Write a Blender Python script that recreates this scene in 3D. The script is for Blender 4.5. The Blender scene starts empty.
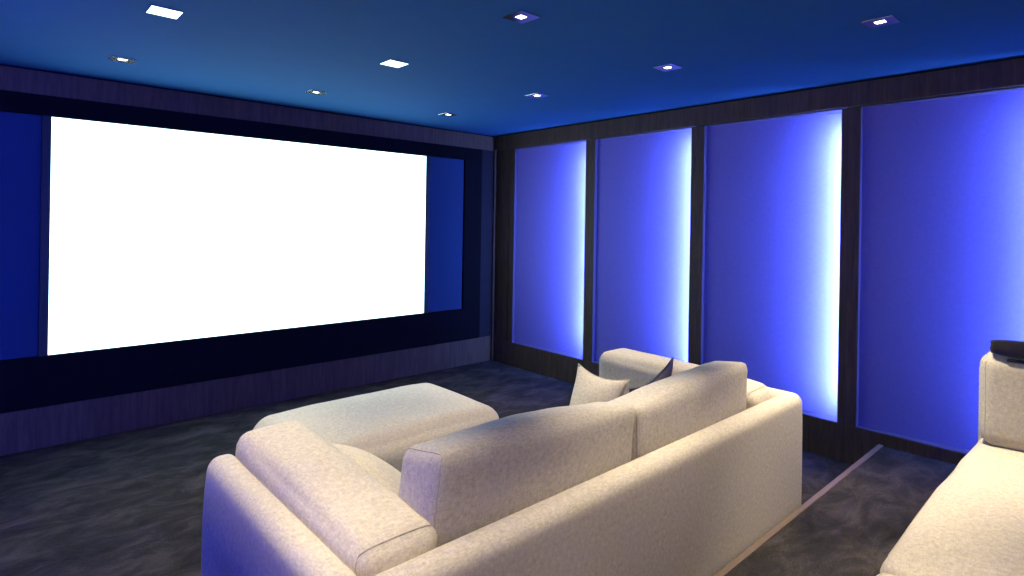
import bpy, bmesh, math, random
from mathutils import Vector, Matrix, noise

random.seed(7)
scene = bpy.context.scene
COL = scene.collection
H = 2.6                      # ceiling height, right wall front plane x=0, screen wall plane y=0
ROOM_X0, ROOM_Y0 = -5.0, -6.3
DEP = .15                    # depth of the framing on the side walls
TRIM_N = [1]
def trim_name():
    TRIM_N[0] += 1
    return 'trim_%d' % TRIM_N[0]
STEP = 0.18

# ------------------------------------------------------------------ materials
def new_mat(name):
    m = bpy.data.materials.new(name)
    m.use_nodes = True
    nt = m.node_tree
    for n in list(nt.nodes):
        nt.nodes.remove(n)
    out = nt.nodes.new('ShaderNodeOutputMaterial')
    b = nt.nodes.new('ShaderNodeBsdfPrincipled')
    nt.links.new(b.outputs[0], out.inputs[0])
    return m, nt, b

def tex(nt, scale=(1, 1, 1)):
    t = nt.nodes.new('ShaderNodeTexCoord')
    mp = nt.nodes.new('ShaderNodeMapping')
    mp.inputs['Scale'].default_value = scale
    nt.links.new(t.outputs['Object'], mp.inputs[0])
    return mp.outputs[0]

def noise_node(nt, vec, scale, detail=3, rough=.55, dist=0):
    n = nt.nodes.new('ShaderNodeTexNoise')
    n.inputs['Scale'].default_value = scale
    n.inputs['Detail'].default_value = detail
    n.inputs['Roughness'].default_value = rough
    n.inputs['Distortion'].default_value = dist
    nt.links.new(vec, n.inputs['Vector'])
    return n.outputs['Fac']

def ramp(nt, fac, stops):
    r = nt.nodes.new('ShaderNodeValToRGB')
    e = r.color_ramp.elements
    while len(e) > 1:
        e.remove(e[-1])
    e[0].position = stops[0][0]
    e[0].color = (*stops[0][1], 1)
    for p, c in stops[1:]:
        k = e.new(p)
        k.color = (*c, 1)
    nt.links.new(fac, r.inputs[0])
    return r.outputs[0]

def bump(nt, b, h, strength, dist=.002):
    n = nt.nodes.new('ShaderNodeBump')
    n.inputs['Strength'].default_value = strength
    n.inputs['Distance'].default_value = dist
    nt.links.new(h, n.inputs['Height'])
    nt.links.new(n.outputs[0], b.inputs['Normal'])

def math_node(nt, op, a, c):
    n = nt.nodes.new('ShaderNodeMath')
    n.operation = op
    for i, v in enumerate((a, c)):
        if isinstance(v, (int, float)):
            n.inputs[i].default_value = v
        else:
            nt.links.new(v, n.inputs[i])
    return n.outputs[0]

def fabric(name, col, var=.16, scale=1.0, rough=.95, bmp=.35):
    """woven cloth: three sets of threads crossed with a fine slub"""
    m, nt, b = new_mat(name)
    v1 = noise_node(nt, tex(nt, (300 * scale, 60 * scale, 60 * scale)), 1, 2)
    v2 = noise_node(nt, tex(nt, (60 * scale, 300 * scale, 60 * scale)), 1, 2)
    v3 = noise_node(nt, tex(nt, (60 * scale, 60 * scale, 300 * scale)), 1, 2)
    s = math_node(nt, 'ADD', math_node(nt, 'ADD', v1, v2), v3)
    s = math_node(nt, 'DIVIDE', s, 3.0)
    lo = tuple(c * (1 - var) for c in col)
    hi = tuple(min(1, c * (1 + var)) for c in col)
    c = ramp(nt, s, [(.36, lo), (.64, hi)])
    nt.links.new(c, b.inputs['Base Color'])
    b.inputs['Roughness'].default_value = rough
    b.inputs['Specular IOR Level'].default_value = .15
    b.inputs['Sheen Weight'].default_value = .12
    b.inputs['Sheen Roughness'].default_value = .5
    bump(nt, b, s, bmp)
    return m

def wood(name, dark, light, grain_axis='Z', rough=.6):
    m, nt, b = new_mat(name)
    sc = {'Z': (22, 22, 1.6), 'X': (1.6, 22, 22), 'Y': (22, 1.6, 22)}[grain_axis]
    v = tex(nt, sc)
    f = noise_node(nt, v, 1.6, 6, .6, .8)
    g = noise_node(nt, tex(nt, tuple(q * 6 for q in sc)), 1.5, 3)
    f2 = math_node(nt, 'ADD', math_node(nt, 'MULTIPLY', f, .75), math_node(nt, 'MULTIPLY', g, .25))
    c = ramp(nt, f2, [(.32, dark), (.52, tuple((a + d) / 2 for a, d in zip(dark, light))), (.7, light)])
    nt.links.new(c, b.inputs['Base Color'])
    b.inputs['Roughness'].default_value = rough
    b.inputs['Specular IOR Level'].default_value = .2
    bump(nt, b, f2, .15, .001)
    return m

def plain(name, col, rough=.6, metal=0., spec=.4, var=.0):
    m, nt, b = new_mat(name)
    b.inputs['Roughness'].default_value = rough
    b.inputs['Metallic'].default_value = metal
    b.inputs['Specular IOR Level'].default_value = spec
    f = noise_node(nt, tex(nt), 9, 4)
    c = ramp(nt, f, [(.3, tuple(q * (1 - var) for q in col)), (.7, tuple(q * (1 + var) for q in col))])
    nt.links.new(c, b.inputs['Base Color'])
    return m

def emitter(name, col, strength):
    m, nt, b = new_mat(name)
    b.inputs['Base Color'].default_value = (.02, .02, .02, 1)
    b.inputs['Emission Color'].default_value = (*col, 1)
    b.inputs['Emission Strength'].default_value = strength
    return m

M = {}
M['linen'] = fabric('linen_weave', (.60, .535, .45), .23)
M['linen_grey'] = fabric('grey_linen_weave', (.50, .455, .405), .25, 1.0)
M['piping'] = fabric('stitch_thread', (.46, .41, .345), .1)
M['slate'] = fabric('slate_cloth', (.075, .075, .11), .2, .7, .7, .2)
M['blackcloth'] = fabric('black_knit', (.012, .010, .014), .3, .5)
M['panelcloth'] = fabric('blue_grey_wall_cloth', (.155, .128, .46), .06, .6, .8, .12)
M['sidecloth'] = fabric('deep_blue_cloth', (.012, .034, .10), .05, .6, .85, .1)
M['velvet'] = plain('black_velvet', (.004, .004, .006), .9, 0, .06, .1)
M['bezel'] = plain('black_bezel', (.010, .012, .018), .5, 0, .25, .1)
M['wood'] = wood('walnut_upright_grain', (.042, .026, .018), (.100, .062, .042), 'Z')
M['stile_shade'] = plain('walnut_shade_dark', (.010, .009, .014), .6, 0, .15, .1)  # end stiles are walnut too; their shade is put into this dark colour
M['gap'] = plain('shadow_gap_black', (.004, .004, .006), .9, 0, .1)
M['ceiling'] = plain('blue_satin_paint', (.019, .090, .226), .9, 0, .1, .02)
M['plaster'] = plain('dark_plaster', (.03, .032, .045), .9, 0, .2, .05)
M['chrome'] = plain('polished_steel', (.86, .88, .9), .16, 1.0, .5)
M['lamp_can'] = plain('lamp_can_black', (.02, .02, .02), .4, .3, .4)
M['nosing'] = wood('oak_nosing', (.105, .075, .06), (.16, .118, .098), 'X', .5)
M['foot'] = plain('black_foot', (.012, .012, .012), .5)
M['screen'] = emitter('lit_projection_screen', (.66, .96, 1.06), 3.9)
M['led'] = emitter('violet_blue_led', (.155, .28, 1.0), 450.0)
M['led_left'] = emitter('violet_blue_led_full', (.07, .11, 1.0), 1500.0)
M['lens'] = emitter('warm_lamp_lens', (1.0, .86, .66), 14.0)

# carpet: deep pile with brushed patches
m, nt, b = new_mat('carpet_pile')
big = noise_node(nt, tex(nt, (1.0, 1.9, 1)), 3.6, 6, .68, .6)
fine = noise_node(nt, tex(nt), 140, 3, .7)
mix = math_node(nt, 'ADD', math_node(nt, 'MULTIPLY', big, .7), math_node(nt, 'MULTIPLY', fine, .3))
c = ramp(nt, mix, [(.36, (.012, .0118, .0125)), (.5, (.030, .027, .0265)), (.66, (.068, .059, .053))])
nt.links.new(c, b.inputs['Base Color'])
b.inputs['Roughness'].default_value = 1.0
b.inputs['Specular IOR Level'].default_value = .05
bump(nt, b, mix, .8, .012)
M['carpet'] = m

# ------------------------------------------------------------------ mesh helpers
def link(name, bm, mat, parent=None, smooth=False):
    me = bpy.data.meshes.new(name)
    bmesh.ops.recalc_face_normals(bm, faces=bm.faces)
    bm.to_mesh(me)
    bm.free()
    me.materials.append(mat)
    if smooth:
        for p in me.polygons:
            p.use_smooth = True
    o = bpy.data.objects.new(name, me)
    COL.objects.link(o)
    if parent:
        o.parent = parent
    return o

def tag(o, label, cat, group=None):
    o['label'] = label
    o['category'] = cat
    if group:
        o['group'] = group
    return o

def thing(name, label, cat, loc=(0, 0, 0), rz=0, group=None):
    o = bpy.data.objects.new(name, None)
    COL.objects.link(o)
    o.location = loc
    o.rotation_euler = (0, 0, rz)
    return tag(o, label, cat, group)

def structure(o):
    o['kind'] = 'structure'
    return o

def add_box(bm, lo, hi, bev=0., seg=2):
    vs = [bm.verts.new((x, y, z)) for x in (lo[0], hi[0]) for y in (lo[1], hi[1]) for z in (lo[2], hi[2])]
    idx = [(0, 1, 3, 2), (4, 6, 7, 5), (0, 4, 5, 1), (2, 3, 7, 6), (0, 2, 6, 4), (1, 5, 7, 3)]
    fs = [bm.faces.new([vs[i] for i in f]) for f in idx]
    bmesh.ops.recalc_face_normals(bm, faces=fs)
    if bev:
        es = list({e for f in fs for e in f.edges})
        bmesh.ops.bevel(bm, geom=es, offset=bev, segments=seg, affect='EDGES', profile=.5)

def box(name, lo, hi, mat, parent=None, bev=0., seg=2):
    bm = bmesh.new()
    add_box(bm, lo, hi, bev, seg)
    return link(name, bm, mat, parent, False)

def add_tube(bm, pts, r, seg=8, closed=False):
    rings = []
    n = len(pts)
    pts = [Vector(p) for p in pts]
    for i, p in enumerate(pts):
        a = pts[(i - 1) % n] if closed or i else p
        c = pts[(i + 1) % n] if closed or i < n - 1 else p
        t = (c - a).normalized()
        up = Vector((0, 0, 1)) if abs(t.z) < .9 else Vector((1, 0, 0))
        u = t.cross(up).normalized()
        w = t.cross(u)
        rings.append([bm.verts.new(p + (u * math.cos(k * 2 * math.pi / seg) + w * math.sin(k * 2 * math.pi / seg)) * r) for k in range(seg)])
    m = n if closed else n - 1
    for i in range(m):
        a, c = rings[i], rings[(i + 1) % n]
        for k in range(seg):
            bm.faces.new((a[k], a[(k + 1) % seg], c[(k + 1) % seg], c[k]))
    if not closed:
        bm.faces.new(rings[0][::-1])
        bm.faces.new(rings[-1])

def soft_point(p, half, r, bulge, seed, wob):
    """maps a point on the surface of the unit cube to a stuffed, rounded box"""
    a = Vector(half)
    q = Vector((p[0] * a.x, p[1] * a.y, p[2] * a.z))
    inner = Vector([max(h - r, .001) for h in half])
    cl = Vector([max(-inner[i], min(inner[i], q[i])) for i in range(3)])
    d = q - cl
    if d.length > 1e-9:
        d = d.normalized() * r
    out = cl + d
    u = [q[i] / a[i] for i in range(3)]
    for i in range(3):
        j, k = [(1, 2), (0, 2), (0, 1)][i]
        out[i] += bulge[i] * u[i] * max(0, 1 - abs(u[j]) ** 2.2) * max(0, 1 - abs(u[k]) ** 2.2)
    if wob:
        s = Vector((seed * 3.7, seed * 1.3, seed * 7.1))
        n = noise.noise_vector(out * 3.2 + s) * wob + noise.noise_vector(out * 9 + s) * wob * .35
        out += n
    return out

def cushion(name, half, r, bulge, mat, parent, loc, rot=(0, 0, 0), seed=1, wob=.006, n=22, post=None):
    bm = bmesh.new()
    ns = [max(6, min(40, int(n * h / max(half)) + 5)) for h in half]
    cache = {}
    def tt(i, m):   # denser near the edges
        t = -1 + 2 * i / m
        return math.sin(t * math.pi / 2) * .55 + t * .45
    def vert(i, j, k):
        key = (i, j, k)
        if key not in cache:
            p = (tt(i, ns[0]), tt(j, ns[1]), tt(k, ns[2]))
            q = soft_point(p, half, r, bulge, seed, wob)
            if post:
                q = post(q, p)
            cache[key] = bm.verts.new(q)
        return cache[key]
    for ax in range(3):
        o1, o2 = [(1, 2), (0, 2), (0, 1)][ax]
        for s in (0, ns[ax]):
            for i in range(ns[o1]):
                for j in range(ns[o2]):
                    f = []
                    for di, dj in ((0, 0), (1, 0), (1, 1), (0, 1)):
                        k = [0, 0, 0]
                        k[ax] = s
                        k[o1] = i + di
                        k[o2] = j + dj
                        f.append(vert(*k))
                    bm.faces.new(f)
    o = link(name, bm, mat, parent, True)
    o.location = loc
    o.rotation_euler = rot
    return o

def seam_loop(parent, half, r, bulge, axis, side, seed=1, wob=.006, inset=.93, rad=.0022, post=None, mat=None):
    """piped stitching round one end of a stuffed box: a sub-part of its cushion"""
    j, k = [(1, 2), (0, 2), (0, 1)][axis]
    pts = []
    N = 12
    ring = [(-1 + 2 * i / N, -1) for i in range(N)] + [(1, -1 + 2 * i / N) for i in range(N)] + \
           [(1 - 2 * i / N, 1) for i in range(N)] + [(-1, 1 - 2 * i / N) for i in range(N)]
    for u, v in ring:
        p = [0, 0, 0]
        p[axis] = side * inset
        p[j] = u
        p[k] = v
        q = soft_point(p, half, r, bulge, seed, wob)
        if post:
            q = post(q, p)
        pts.append(q)
    bm = bmesh.new()
    add_tube(bm, pts, rad, 6, True)
    return link('piping', bm, mat or M['piping'], parent, True)

def pillow(name, w, h, t, mat, loc, rot, label, seed=3, sag=.05, group=None, spin=0., pinch=.10):
    """scatter pillow: pinched pointed corners, fat middle, top edge sagging between its corners"""
    bm = bmesh.new()
    N = 22
    grid = {}
    for s in (1, -1):
        for i in range(N + 1):
            for j in range(N + 1):
                u, v = -1 + 2 * i / N, -1 + 2 * j / N
                edge = i in (0, N) or j in (0, N)
                if edge and s == -1:
                    continue
                prof = max(0, (1 - u * u)) ** .55 * max(0, (1 - v * v)) ** .55
                pinch_x = 1 - pinch * (1 - v * v) * abs(u)
                pinch_y = 1 - pinch * (1 - u * u) * abs(v)
                x = u * w / 2 * pinch_x
                y = v * h / 2 * pinch_y
                y -= sag * (1 - u * u) * max(0, v) ** 1.5
                z = s * t / 2 * prof
                q = Vector((x, y, z))
                q += noise.noise_vector(q * 7 + Vector((seed * 5, 0, 0))) * .006 * (prof + .2)
                q = Matrix.Rotation(spin, 3, 'Z') @ q
                grid[(s, i, j)] = bm.verts.new(q)
    g = lambda s, i, j: grid.get((s, i, j)) or grid[(1, i, j)]
    for s in (1, -1):
        for i in range(N):
            for j in range(N):
                bm.faces.new((g(s, i, j), g(s, i + 1, j), g(s, i + 1, j + 1), g(s, i, j + 1)))
    edge = [g(1, i, 0).co.copy() for i in range(N)] + [g(1, N, j).co.copy() for j in range(N)] + \
           [g(1, N - i, N).co.copy() for i in range(N)] + [g(1, 0, N - j).co.copy() for j in range(N)]
    root = thing(name, label, 'pillow', loc, 0, group)
    root.rotation_euler = rot
    link('pillow_cover', bm, mat, root, True)
    b2 = bmesh.new()
    add_tube(b2, edge, .0035, 6, True)
    link('piping', b2, mat, root, True)
    return root

# ------------------------------------------------------------------ room shell
structure(box('floor', (ROOM_X0 - .25, ROOM_Y0 - .15, -.1), (.25, .15, 0), M['carpet']))
structure(box('ceiling', (ROOM_X0 - .25, ROOM_Y0 - .15, H), (.25, .15, H + .1), M['ceiling']))
structure(box('wall_right', (DEP, ROOM_Y0 - .1, 0), (DEP + .1, .1, H), M['plaster']))
structure(box('wall_left', (ROOM_X0 - DEP - .1, ROOM_Y0 - .1, 0), (ROOM_X0 - DEP, .1, H), M['plaster']))
structure(box('wall_screen', (ROOM_X0 - .3, .08, 0), (.3, .18, H), M['plaster']))
structure(box('wall_back', (ROOM_X0 - .3, ROOM_Y0 - .145, 0), (.3, ROOM_Y0 - .045, H), M['plaster']))

# raised platform that carries the second row, with its pale edge strip
NOSE_Y = -3.925
pl = structure(box('floor_platform', (ROOM_X0, ROOM_Y0, 0), (-.001, NOSE_Y - .030, STEP), M['carpet'], None, .004))
structure(box('trim_1', (ROOM_X0, NOSE_Y - .030, 0), (-.001, NOSE_Y, STEP + .004), M['nosing'], None, .004))

# walnut framing of one side wall: rails above and below the cloth panels, a stile between each two
PT, PB = 2.425, .255
PITCH, GAP, Y0 = 1.151, .116, -.336
REB = .032
def wood_rails(sx, x_front, depth, side, rows):
    """sx=+1: right wall (front faces -x), -1: left wall"""
    xs = sorted((x_front, x_front + sx * depth))
    n = [0]
    bm = bmesh.new()
    xt = sorted((x_front - sx * .025, x_front + sx * depth))      # top rail stands a little proud, shaped so to shade the ceiling edge
    add_box(bm, (xt[0], ROOM_Y0, PT + .006), (xt[1], 0, H - .014), .002, 1)
    structure(link(trim_name(), bm, M['wood']))
    bm = bmesh.new()
    add_box(bm, (xs[0], ROOM_Y0, 0), (xs[1], 0, PB), .002, 1)
    structure(link('baseboard_%s' % side, bm, M['wood']))
    bm = bmesh.new()
    add_box(bm, (xs[0], Y0, PB), (xs[1], -.262, PT), .002, 1)
    add_box(bm, (xs[0], -.252, PB), (xs[1], -.028, PT), .002, 1)
    xg = sorted((x_front + sx * .012, x_front + sx * depth))
    add_box(bm, (xg[0], -.262, PB), (xg[1], -.252, PT))
    structure(link(trim_name(), bm, M['wood']))
    if sx < 0:
        for ya, yb in ((Y0, Y0 - 2 * PITCH + GAP), (Y0 - 4 * PITCH, ROOM_Y0)):
            bm = bmesh.new()
            add_box(bm, (xs[0], yb, PB), (xs[1], ya, PT), .002, 1)
            structure(link(trim_name(), bm, M['wood']))
    for i in (range(rows) if sx > 0 else (1, 2, 3)):
        bm = bmesh.new()
        y1 = Y0 - i * PITCH - (PITCH - GAP)
        y0 = max(ROOM_Y0, Y0 - (i + 1) * PITCH)
        if y1 <= ROOM_Y0:
            break
        # front lip hides the LED that sits in a rebate behind it
        xl = sorted((x_front, x_front + sx * .007))
        xk = sorted((x_front + sx * .007, x_front + sx * depth))
        add_box(bm, (xl[0], y0, PB), (xl[1], y1, PT), .002, 1)
        if y1 - REB > y0:
            add_box(bm, (xk[0], y0, PB), (xk[1], y1 - REB, PT))
        structure(link(trim_name(), bm, M['wood']))
    bm = bmesh.new()
    xq = sorted((x_front + sx * .02, x_front + sx * depth))
    add_box(bm, (xq[0], ROOM_Y0, H - .014), (xq[1], 0, H))
    structure(link(trim_name(), bm, M['gap']))

wood_rails(1, 0, DEP, 'right', 5)
wood_rails(-1, ROOM_X0, DEP, 'left', 5)

# cloth panels, each lit by a violet LED strip in the reveal at its end nearer the seats
ORD = ['nearest the screen wall', 'second from the screen wall', 'third from the screen wall',
       'behind the second sofa, next to the raised platform', 'at the back of the room']
def lit_panel(sx, x_front, i, label):
    """the cloth face stands at a slant: shallow at the end nearer the screen, deep at the LED end"""
    ya = Y0 - i * PITCH
    yb = max(Y0 - i * PITCH - (PITCH - GAP), ROOM_Y0 + .02)
    root = thing('wall_panel', label, 'wall panel', (x_front, (ya + yb) / 2, (PT + PB) / 2), 0,
                 'backlit cloth panels on the side walls')
    hy, hz = (ya - yb) / 2 - .0005, (PT - PB) / 2 - .0005
    d0, d1 = .035, .035 + (PD - .035) * (2 * hy) / (PITCH - GAP)
    def prism(name, pts, z0, z1, mat):
        bm = bmesh.new()
        lo = [bm.verts.new((sx * x, y, z0)) for x, y in pts]
        hi = [bm.verts.new((sx * x, y, z1)) for x, y in pts]
        bm.faces.new(lo); bm.faces.new(hi)
        n = len(pts)
        for k in range(n):
            bm.faces.new((lo[k], lo[(k + 1) % n], hi[(k + 1) % n], hi[k]))
        return link(name, bm, mat, root)
    t = .004
    d2 = d1 + (d1 - d0) * REB / (2 * hy)
    prism('cloth_face', [(d0, hy - t), (d2, -hy - REB), (d2 + .012, -hy - REB), (d0 + .012, hy - t)], -hz, hz, M['panelcloth'])
    prism('reveal_bead', [(.001, hy), (.001, hy - t), (d0 + .012, hy - t), (d0 + .012, hy)], -hz, hz, M['reveal'])
    for z in (-hz, hz - t):
        prism('reveal_bead', [(.001, hy - t), (.001, -hy), (d1 - .0005, -hy), (d0 - .0005, hy - t)], z, z + t, M['reveal'])
    prism('led_strip', [(.0085, -hy - REB + .001), (.0085, -hy - .004), (.022, -hy - REB + .010), (.022, -hy - REB + .001)], -hz + .09, hz - .09, M['led' if sx > 0 else 'led_left'])
    return root
PD = .125
M['reveal'] = plain('violet_grey_reveal', (.10, .08, .17), .6, 0, .3)
labs_r = ['lit blue wall panel nearest the screen wall, leftmost on the right-hand wall',
          'lit blue wall panel second from the screen wall, rising behind the far sofa arm',
          'lit blue wall panel third from the screen wall, beyond the right end of the front sofa',
          'lit blue wall panel beside the raised platform, largest in view at the right edge',
          'lit blue wall panel at the back of the right-hand wall behind the rear sofa']
labs_l = {2: 'lit blue panel on the left-hand wall beside the front sofa',
          3: 'lit blue panel on the left-hand wall beside the platform edge'}
for i in range(5):
    lit_panel(1, 0, i, labs_r[i])
    if i in (2, 3):
        lit_panel(-1, ROOM_X0, i, labs_l[i])

# screen wall: walnut rails above and below, black surround with the lit screen and two blue side panels
bm = bmesh.new(); add_box(bm, (ROOM_X0, 0, 2.425), (-.0, .045, H - .014), .002, 1)
structure(link(trim_name(), bm, M['wood']))
bm = bmesh.new(); add_box(bm, (ROOM_X0, .02, H - .014), (0, .045, H))
structure(link(trim_name(), bm, M['gap']))
bm = bmesh.new(); add_box(bm, (ROOM_X0, 0, 0), (0, .045, .283), .002, 1)
structure(link('baseboard_screen', bm, M['wood']))
for xa, xb in ((-.195, -.028), (ROOM_X0 + .028, -4.805)):
    bm = bmesh.new()
    add_box(bm, (xa, 0, .283), (xb, .045, 2.425), .002, 1)
    structure(link(trim_name(), bm, M['stile_shade']))
for xa, xb in ((-.028, 0), (ROOM_X0, ROOM_X0 + .028)):
    bm = bmesh.new()
    add_box(bm, (xa, -.028, 0), (xb, -.0, H - .014), .006, 3)
    structure(link(trim_name(), bm, M['wood']))

SX0, SX1, SZ0, SZ1 = -4.036, -.958, .638, 2.281
BX = .052
surround = thing('screen_surround', 'wide black velvet surround framing the screen and its two blue side panels', 'screen surround', (-2.5, .02, .283))
def sbox(name, x0, x1, z0, z1, y0=-.004, y1=.024, mat='velvet', bev=.002):
    bm = bmesh.new()
    add_box(bm, (x0 + 2.5, y0 - .02, z0 - .283), (x1 + 2.5, y1 - .0, z1 - .283), bev, 1)
    return link(name, bm, M[mat], surround)
PX = [(-4.56, SX0 - BX), (SX1 + BX, -.438)]
sbox('rail', -4.805, -.195, 2.287, 2.425)
sbox('rail', -4.805, -.195, .283, .632)
sbox('stile', -4.805, PX[0][0], .632, 2.287)
sbox('stile', PX[1][1], -.195, .632, 2.287)

scr = thing('projection_screen', 'large glowing white projection screen in thin black bezel on the screen wall', 'screen', ((SX0 + SX1) / 2, .03, SZ0))
hw, hh = (SX1 - SX0) / 2, SZ1 - SZ0
bm = bmesh.new(); add_box(bm, (-hw, -.036, 0), (hw, -.026, hh))
link('screen_surface', bm, M['screen'], scr)
for xa in (-hw - BX, hw):
    bm = bmesh.new()
    add_box(bm, (xa, -.038, -.006), (xa + BX, .012, hh + .006), .003, 2)
    link('bezel', bm, M['bezel'], scr)
for (xa, xb), lb in zip(PX, ('dark blue cloth side panel left of the bright screen', 'narrow dark blue cloth side panel right of the bright screen')):
    p = thing('side_panel', lb, 'wall panel', ((xa + xb) / 2, .05, .632), 0, 'blue panels flanking the screen')
    w = (xb - xa) / 2
    bm = bmesh.new(); add_box(bm, (-w, -.030, 0), (w, 0, 2.287 - .632), .004, 2)
    link('cloth_face', bm, M['sidecloth'], p)

# ------------------------------------------------------------------ downlights
def downlight(x, y, label, power):
    root = thing('downlight', label, 'ceiling light', (x, y, H), 0, 'square recessed downlights')
    a, b_ = .066, .0205
    bm = bmesh.new()
    zt, zb = 0, -.006
    rings = []
    for s, z in ((a, zt), (a, zb + .001), (a - .001, zb), (b_ + .004, zb), (b_ + .002, zb + .004)):
        rings.append([bm.verts.new((sx * s, sy * s, z)) for sx, sy in ((-1, -1), (1, -1), (1, 1), (-1, 1))])
    for r0, r1 in zip(rings, rings[1:]):
        for k in range(4):
            bm.faces.new((r0[k], r0[(k + 1) % 4], r1[(k + 1) % 4], r1[k]))
    link('trim_plate', bm, M['chrome'], root)
    bm = bmesh.new()
    add_box(bm, (-b_, -b_, -.0035), (b_, b_, -.0005), .001, 1)
    link('lens', bm, M['lens'], root)
    ld = bpy.data.lights.new('downlight_beam', 'SPOT')
    ld.energy = power
    ld.color = (1.0, .86, .60)
    ld.spot_size = math.radians(58)
    ld.spot_blend = .9
    ld.shadow_soft_size = .03
    lo = bpy.data.objects.new('downlight_beam', ld)
    COL.objects.link(lo)
    lo.parent = root
    lo.location = (0, 0, -.045)
    return root
GX = [-3.735, -2.465, -1.197]
GY = [-.715, -1.885, -3.055, -4.225, -5.395]
xn = ['left column', 'middle column', 'right column']
yn = ['front row by the screen wall', 'second row from the screen wall', 'third row from the screen wall',
      'fourth row over the platform edge', 'rear row over the second sofa']
seen = {(0, 0): 'small square downlight glowing above the left part of the screen, front row',
        (1, 0): 'small square downlight glowing above the middle of the screen, front row',
        (2, 0): 'small square downlight in front of the room corner, beside the screen end',
        (0, 1): 'square downlight whose steel plate shines fully white, nearest the top left',
        (1, 1): 'square downlight with shining white plate, centre of the second row',
        (2, 1): 'tiny downlight with dark plate nearest the first lit wall panel',
        (1, 2): 'downlight with warm glow and dark plate over the middle of the front sofa',
        (2, 2): 'downlight with violet reflecting plate in front of the third lit panel',
        (2, 3): 'warm downlight nearest the right edge, above the platform edge'}
POWER = {(2, 3): 350, (1, 3): 215, (1, 1): 95, (0, 2): 180, (1, 2): 190, (0, 0): 30, (1, 0): 30, (2, 0): 30, (0, 4): 70, (1, 4): 70, (2, 4): 70}
for j, y in enumerate(GY):
    for i, x in enumerate(GX):
        lb = seen.get((i, j), 'square recessed downlight, %s, %s' % (xn[i], yn[j]))
        downlight(x, y, lb, POWER.get((i, j), 165))

# ------------------------------------------------------------------ sofas
def frame_u(x0, x1, yb, yf, z0, z1, t, tb, r):
    """one upholstered shell: back and two arms in a U, soft rounded edges"""
    bm = bmesh.new()
    pts = [(x0, yb), (x1, yb), (x1, yf), (x1 - t, yf), (x1 - t, yb + tb), (x0 + t, yb + tb), (x0 + t, yf), (x0, yf)]
    lo = [bm.verts.new((x, y, z0)) for x, y in pts]
    hi = [bm.verts.new((x, y, z1)) for x, y in pts]
    n = len(pts)
    bm.faces.new(lo[::-1])
    bm.faces.new(hi)
    for i in range(n):
        bm.faces.new((lo[i], lo[(i + 1) % n], hi[(i + 1) % n], hi[i]))
    bmesh.ops.recalc_face_normals(bm, faces=bm.faces)
    bm.edges.ensure_lookup_table()
    inner = {4, 5}
    es = [e for e in bm.edges if not all(v in [lo[4], hi[4]] for v in e.verts) and not all(v in [lo[5], hi[5]] for v in e.verts)]
    bmesh.ops.bevel(bm, geom=es, offset=r, segments=6, affect='EDGES', profile=.5, clamp_overlap=True)
    return bm

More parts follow.
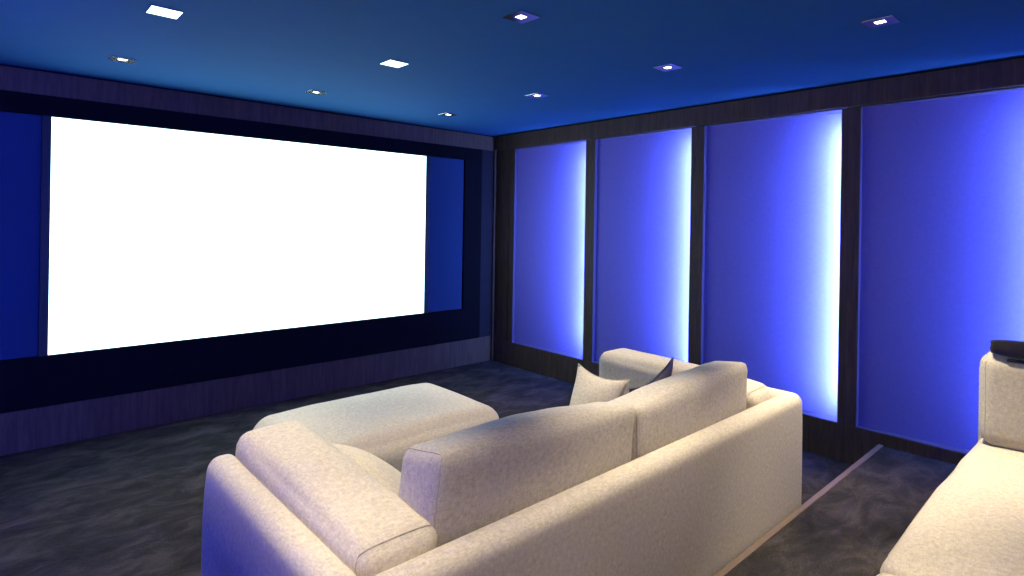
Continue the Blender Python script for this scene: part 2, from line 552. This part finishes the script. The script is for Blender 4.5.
def build_sofa(name, label, cx, yb, z, length, widths, arm_z, backs, sofa_seed=1, arm_half=.492):
    """origin: middle of the back edge on the floor, sofa faces +y"""
    root = thing(name, label, 'sofa', (cx, yb, z))
    D, T, TB, Z1 = 1.11, .117, .105, .742
    h = length / 2
    bm = frame_u(-h, h, 0, D, .045, Z1, T, TB, .046)
    for zz in (.2, .35, .45, .52, .58, .63, .67):
        bmesh.ops.bisect_plane(bm, geom=bm.verts[:] + bm.edges[:] + bm.faces[:], plane_co=(0, 0, zz), plane_no=(0, 0, 1))
    for v in bm.verts:                      # the padded outer sides draw in towards the top
        wgt = (abs(v.co.x) - (h - T)) / T
        if wgt > 0 and v.co.z > .4:
            v.co.x -= math.copysign(.018 * wgt * ((v.co.z - .4) / .335) ** 2.6, v.co.x)
    link('shell', bm, M['linen'], root, True)
    box('seat_base', (-h + T + .002, TB + .002, .05), (h - T - .002, D - .03, .212), M['linen'], root, .02, 3)
    for sx in (-1, 1):
        for yy in (.10, D - .10):
            bm = bmesh.new()
            add_box(bm, (sx * (h - .09) - .035, yy - .035, 0), (sx * (h - .09) + .035, yy + .035, .05), .006, 2)
            link('foot', bm, M['foot'], root)
    CW = .265
    # seat cushions
    xl, xr = -h + T + .004, h - T - .004
    n = len(widths)
    tot = sum(widths)
    x = xl
    for k, w in enumerate(widths):
        ww = w / tot * (xr - xl)
        hf = (ww / 2 - .002, (D - TB) / 2 - .012, .085)
        bl = (.004, .016, .028)
        c = cushion('seat_cushion', hf, .05, bl, M['linen'], root, (x + ww / 2, TB + hf[1] + .004, .300), seed=10 + k + sofa_seed, wob=.006)
        seam_loop(c, hf, .05, bl, 2, 1, 10 + k + sofa_seed, .006, .55)
        x += ww
    # arm cushions standing on the seat, leaning on the arms
    for sd, sgn in ((21, -1), (27, 1)):
        zb = .388
        def tilt(q, p):
            q = q.copy()
            q.z += .018 * p[1] * max(0, p[2])
            return q
        hz = (arm_z - zb) / 2
        hf = (CW / 2, arm_half, hz)
        bl = (.006, .010, .024)
        c = cushion('arm_cushion', hf, .058, bl, M['linen'], root, (sgn * (h - T - CW / 2 + .012), TB + arm_half + .011, zb + hz), seed=sd + sofa_seed, wob=.007, n=32, post=tilt)
        for e in (-1, 1):
            seam_loop(c, hf, .058, bl, 1, e, sd + sofa_seed, .007, .955, post=tilt)
    # back cushions
    xl, xr = -h + T + CW - .052, h - T - CW + .034
    nb = len(backs)
    x = xl
    for k, (dz, ry) in enumerate(backs):
        ww = (xr - xl) / nb
        hf = (ww / 2 - .003, .105, .232)
        bl = (.006, .022, .022)
        def post(q, p):
            q = q.copy()
            q.z -= .022 * p[1] * max(0, p[2])      # slumps a little at its front edge
            return q
        c = cushion('back_cushion', hf, .042, bl, M['linen_grey'], root, (x + ww / 2, TB + .138, .640 + dz), (math.radians(2), math.radians(ry), 0), seed=31 + k + sofa_seed, wob=.009, n=34, post=post)
        for e in (-1, 1):
            seam_loop(c, hf, .042, bl, 0, e, 31 + k + sofa_seed, .009, .972, post=post)
        x += ww
    return root

build_sofa('sofa', 'cream linen sofa seen from behind in front of the raised step, long ottoman before it', -2.486, -3.912, 0, 2.588, [1, 1], .795, [(.052, 3), (.028, -3)])
build_sofa('sofa', 'cream linen sofa on the raised platform at the right edge, dark roll on its arm', -2.18, -5.625, STEP, 3.5, [1.5, 1.72], .815, [(0, 0), (0, 0), (0, 0)], 5, .476)

# ottoman
ot = thing('ottoman', 'long low cream upholstered ottoman standing between the front sofa and the screen', 'ottoman', (-2.495, -1.84, 0))
hf = (.675, .455, .175)
cushion('upholstered_body', hf, .125, (.012, .016, .035), M['linen'], ot, (0, 0, .222), seed=51, wob=.006, n=34)
for sx in (-1, 1):
    for sy in (-1, 1):
        bm = bmesh.new()
        add_box(bm, (sx * .55 - .03, sy * .33 - .03, 0), (sx * .55 + .03, sy * .33 + .03, .06), .005, 2)
        link('foot', bm, M['foot'], ot)

# scatter pillows
R = math.radians
pillow('scatter_pillow', .35, .40, .14, M['linen'], (-1.905, -3.085, .604), (R(72), 0, R(-88)), 'cream scatter pillow with a pointed corner, left of the dark pillow on the front sofa', 3, .02, spin=R(-3))
pillow('scatter_pillow', .44, .44, .11, M['slate'], (-1.675, -3.30, .605), (R(97), 0, R(4)), 'dark slate scatter pillow, its corner poking up beside the far arm of the front sofa', 4, .03, spin=R(13))
pillow('scatter_pillow', .58, .42, .20, M['linen'], (-3.215, -3.17, .535), (R(52), 0, R(86)), 'pale scatter pillow half hidden behind the near arm cushion of the front sofa', 6, -.03, pinch=-.05)

# rolled dark throw on the arm of the rear sofa
th = thing('rolled_throw', 'rolled up black throw lying along the arm of the rear sofa', 'throw', (-.765, -4.96, 1.04))
bm = bmesh.new()
pts = []
turns, steps = 2.6, 60
prof = []
for i in range(steps + 1):
    a = i / steps * turns * 2 * math.pi
    r = .016 + .036 * i / steps
    prof.append((math.cos(a) * r, math.sin(a) * r))
tail = [(.052 + .03 * k, -.030 - .004 * k) for k in range(0)]
L = .36
ny = 40
rows = []
for k in range(ny + 1):
    y = -L + 2 * L * k / ny
    row = []
    for (px, pz) in prof:
        w = noise.noise(Vector((px * 20, y * 6, pz * 20))) * .004
        sc = 1 - .30 * (abs(y) / L) ** 9
        row.append(bm.verts.new((px * sc + w, y + noise.noise(Vector((px * 30, pz * 30, 2))) * .008, pz * sc + w)))
    rows.append(row)
for a, c in zip(rows, rows[1:]):
    for i in range(len(prof) - 1):
        bm.faces.new((a[i], a[i + 1], c[i + 1], c[i]))
o = link('roll', bm, M['blackcloth'], th, True)
md = o.modifiers.new('thick', 'SOLIDIFY'); md.thickness = .008
bm = bmesh.new()
add_box(bm, (-.042, -.33, -.053), (.05, .30, -.041), .006, 3)
link('loose_flap', bm, M['blackcloth'], th)

# ------------------------------------------------------------------ camera
f, cx, cyp = 576.61, 512., 221.81
yaw, roll = .739, .016
fw = Vector((math.sin(yaw), math.cos(yaw), 0))
rt = Vector((math.cos(yaw), -math.sin(yaw), 0))
up = Vector((0, 0, 1))
r2 = rt * math.cos(roll) + up * math.sin(roll)
u2 = -rt * math.sin(roll) + up * math.cos(roll)
cam = bpy.data.cameras.new('camera')
co = bpy.data.objects.new('camera', cam)
COL.objects.link(co)
mw = Matrix((r2, u2, -fw)).transposed().to_4x4()
mw.translation = Vector((-4.36, -5.092, 1.608))
co.matrix_world = mw
cam.sensor_width = 36
cam.lens = f / 1024 * 36
cam.shift_y = -(288 - cyp) / 1024
cam.clip_start = .05
scene.camera = co

# ------------------------------------------------------------------ world + view
w = bpy.data.worlds.new('world')
scene.world = w
w.use_nodes = True
w.node_tree.nodes['Background'].inputs[0].default_value = (0, 0, 0, 1)
w.node_tree.nodes['Background'].inputs[1].default_value = 0
vs = scene.view_settings
vs.view_transform = 'Standard'
vs.look = 'None'
vs.gamma = 1
vs.exposure = 0
vs.use_curve_mapping = False
scene.cycles.use_denoising = True
scene.cycles.max_bounces = 8
scene.cycles.sample_clamp_indirect = 4
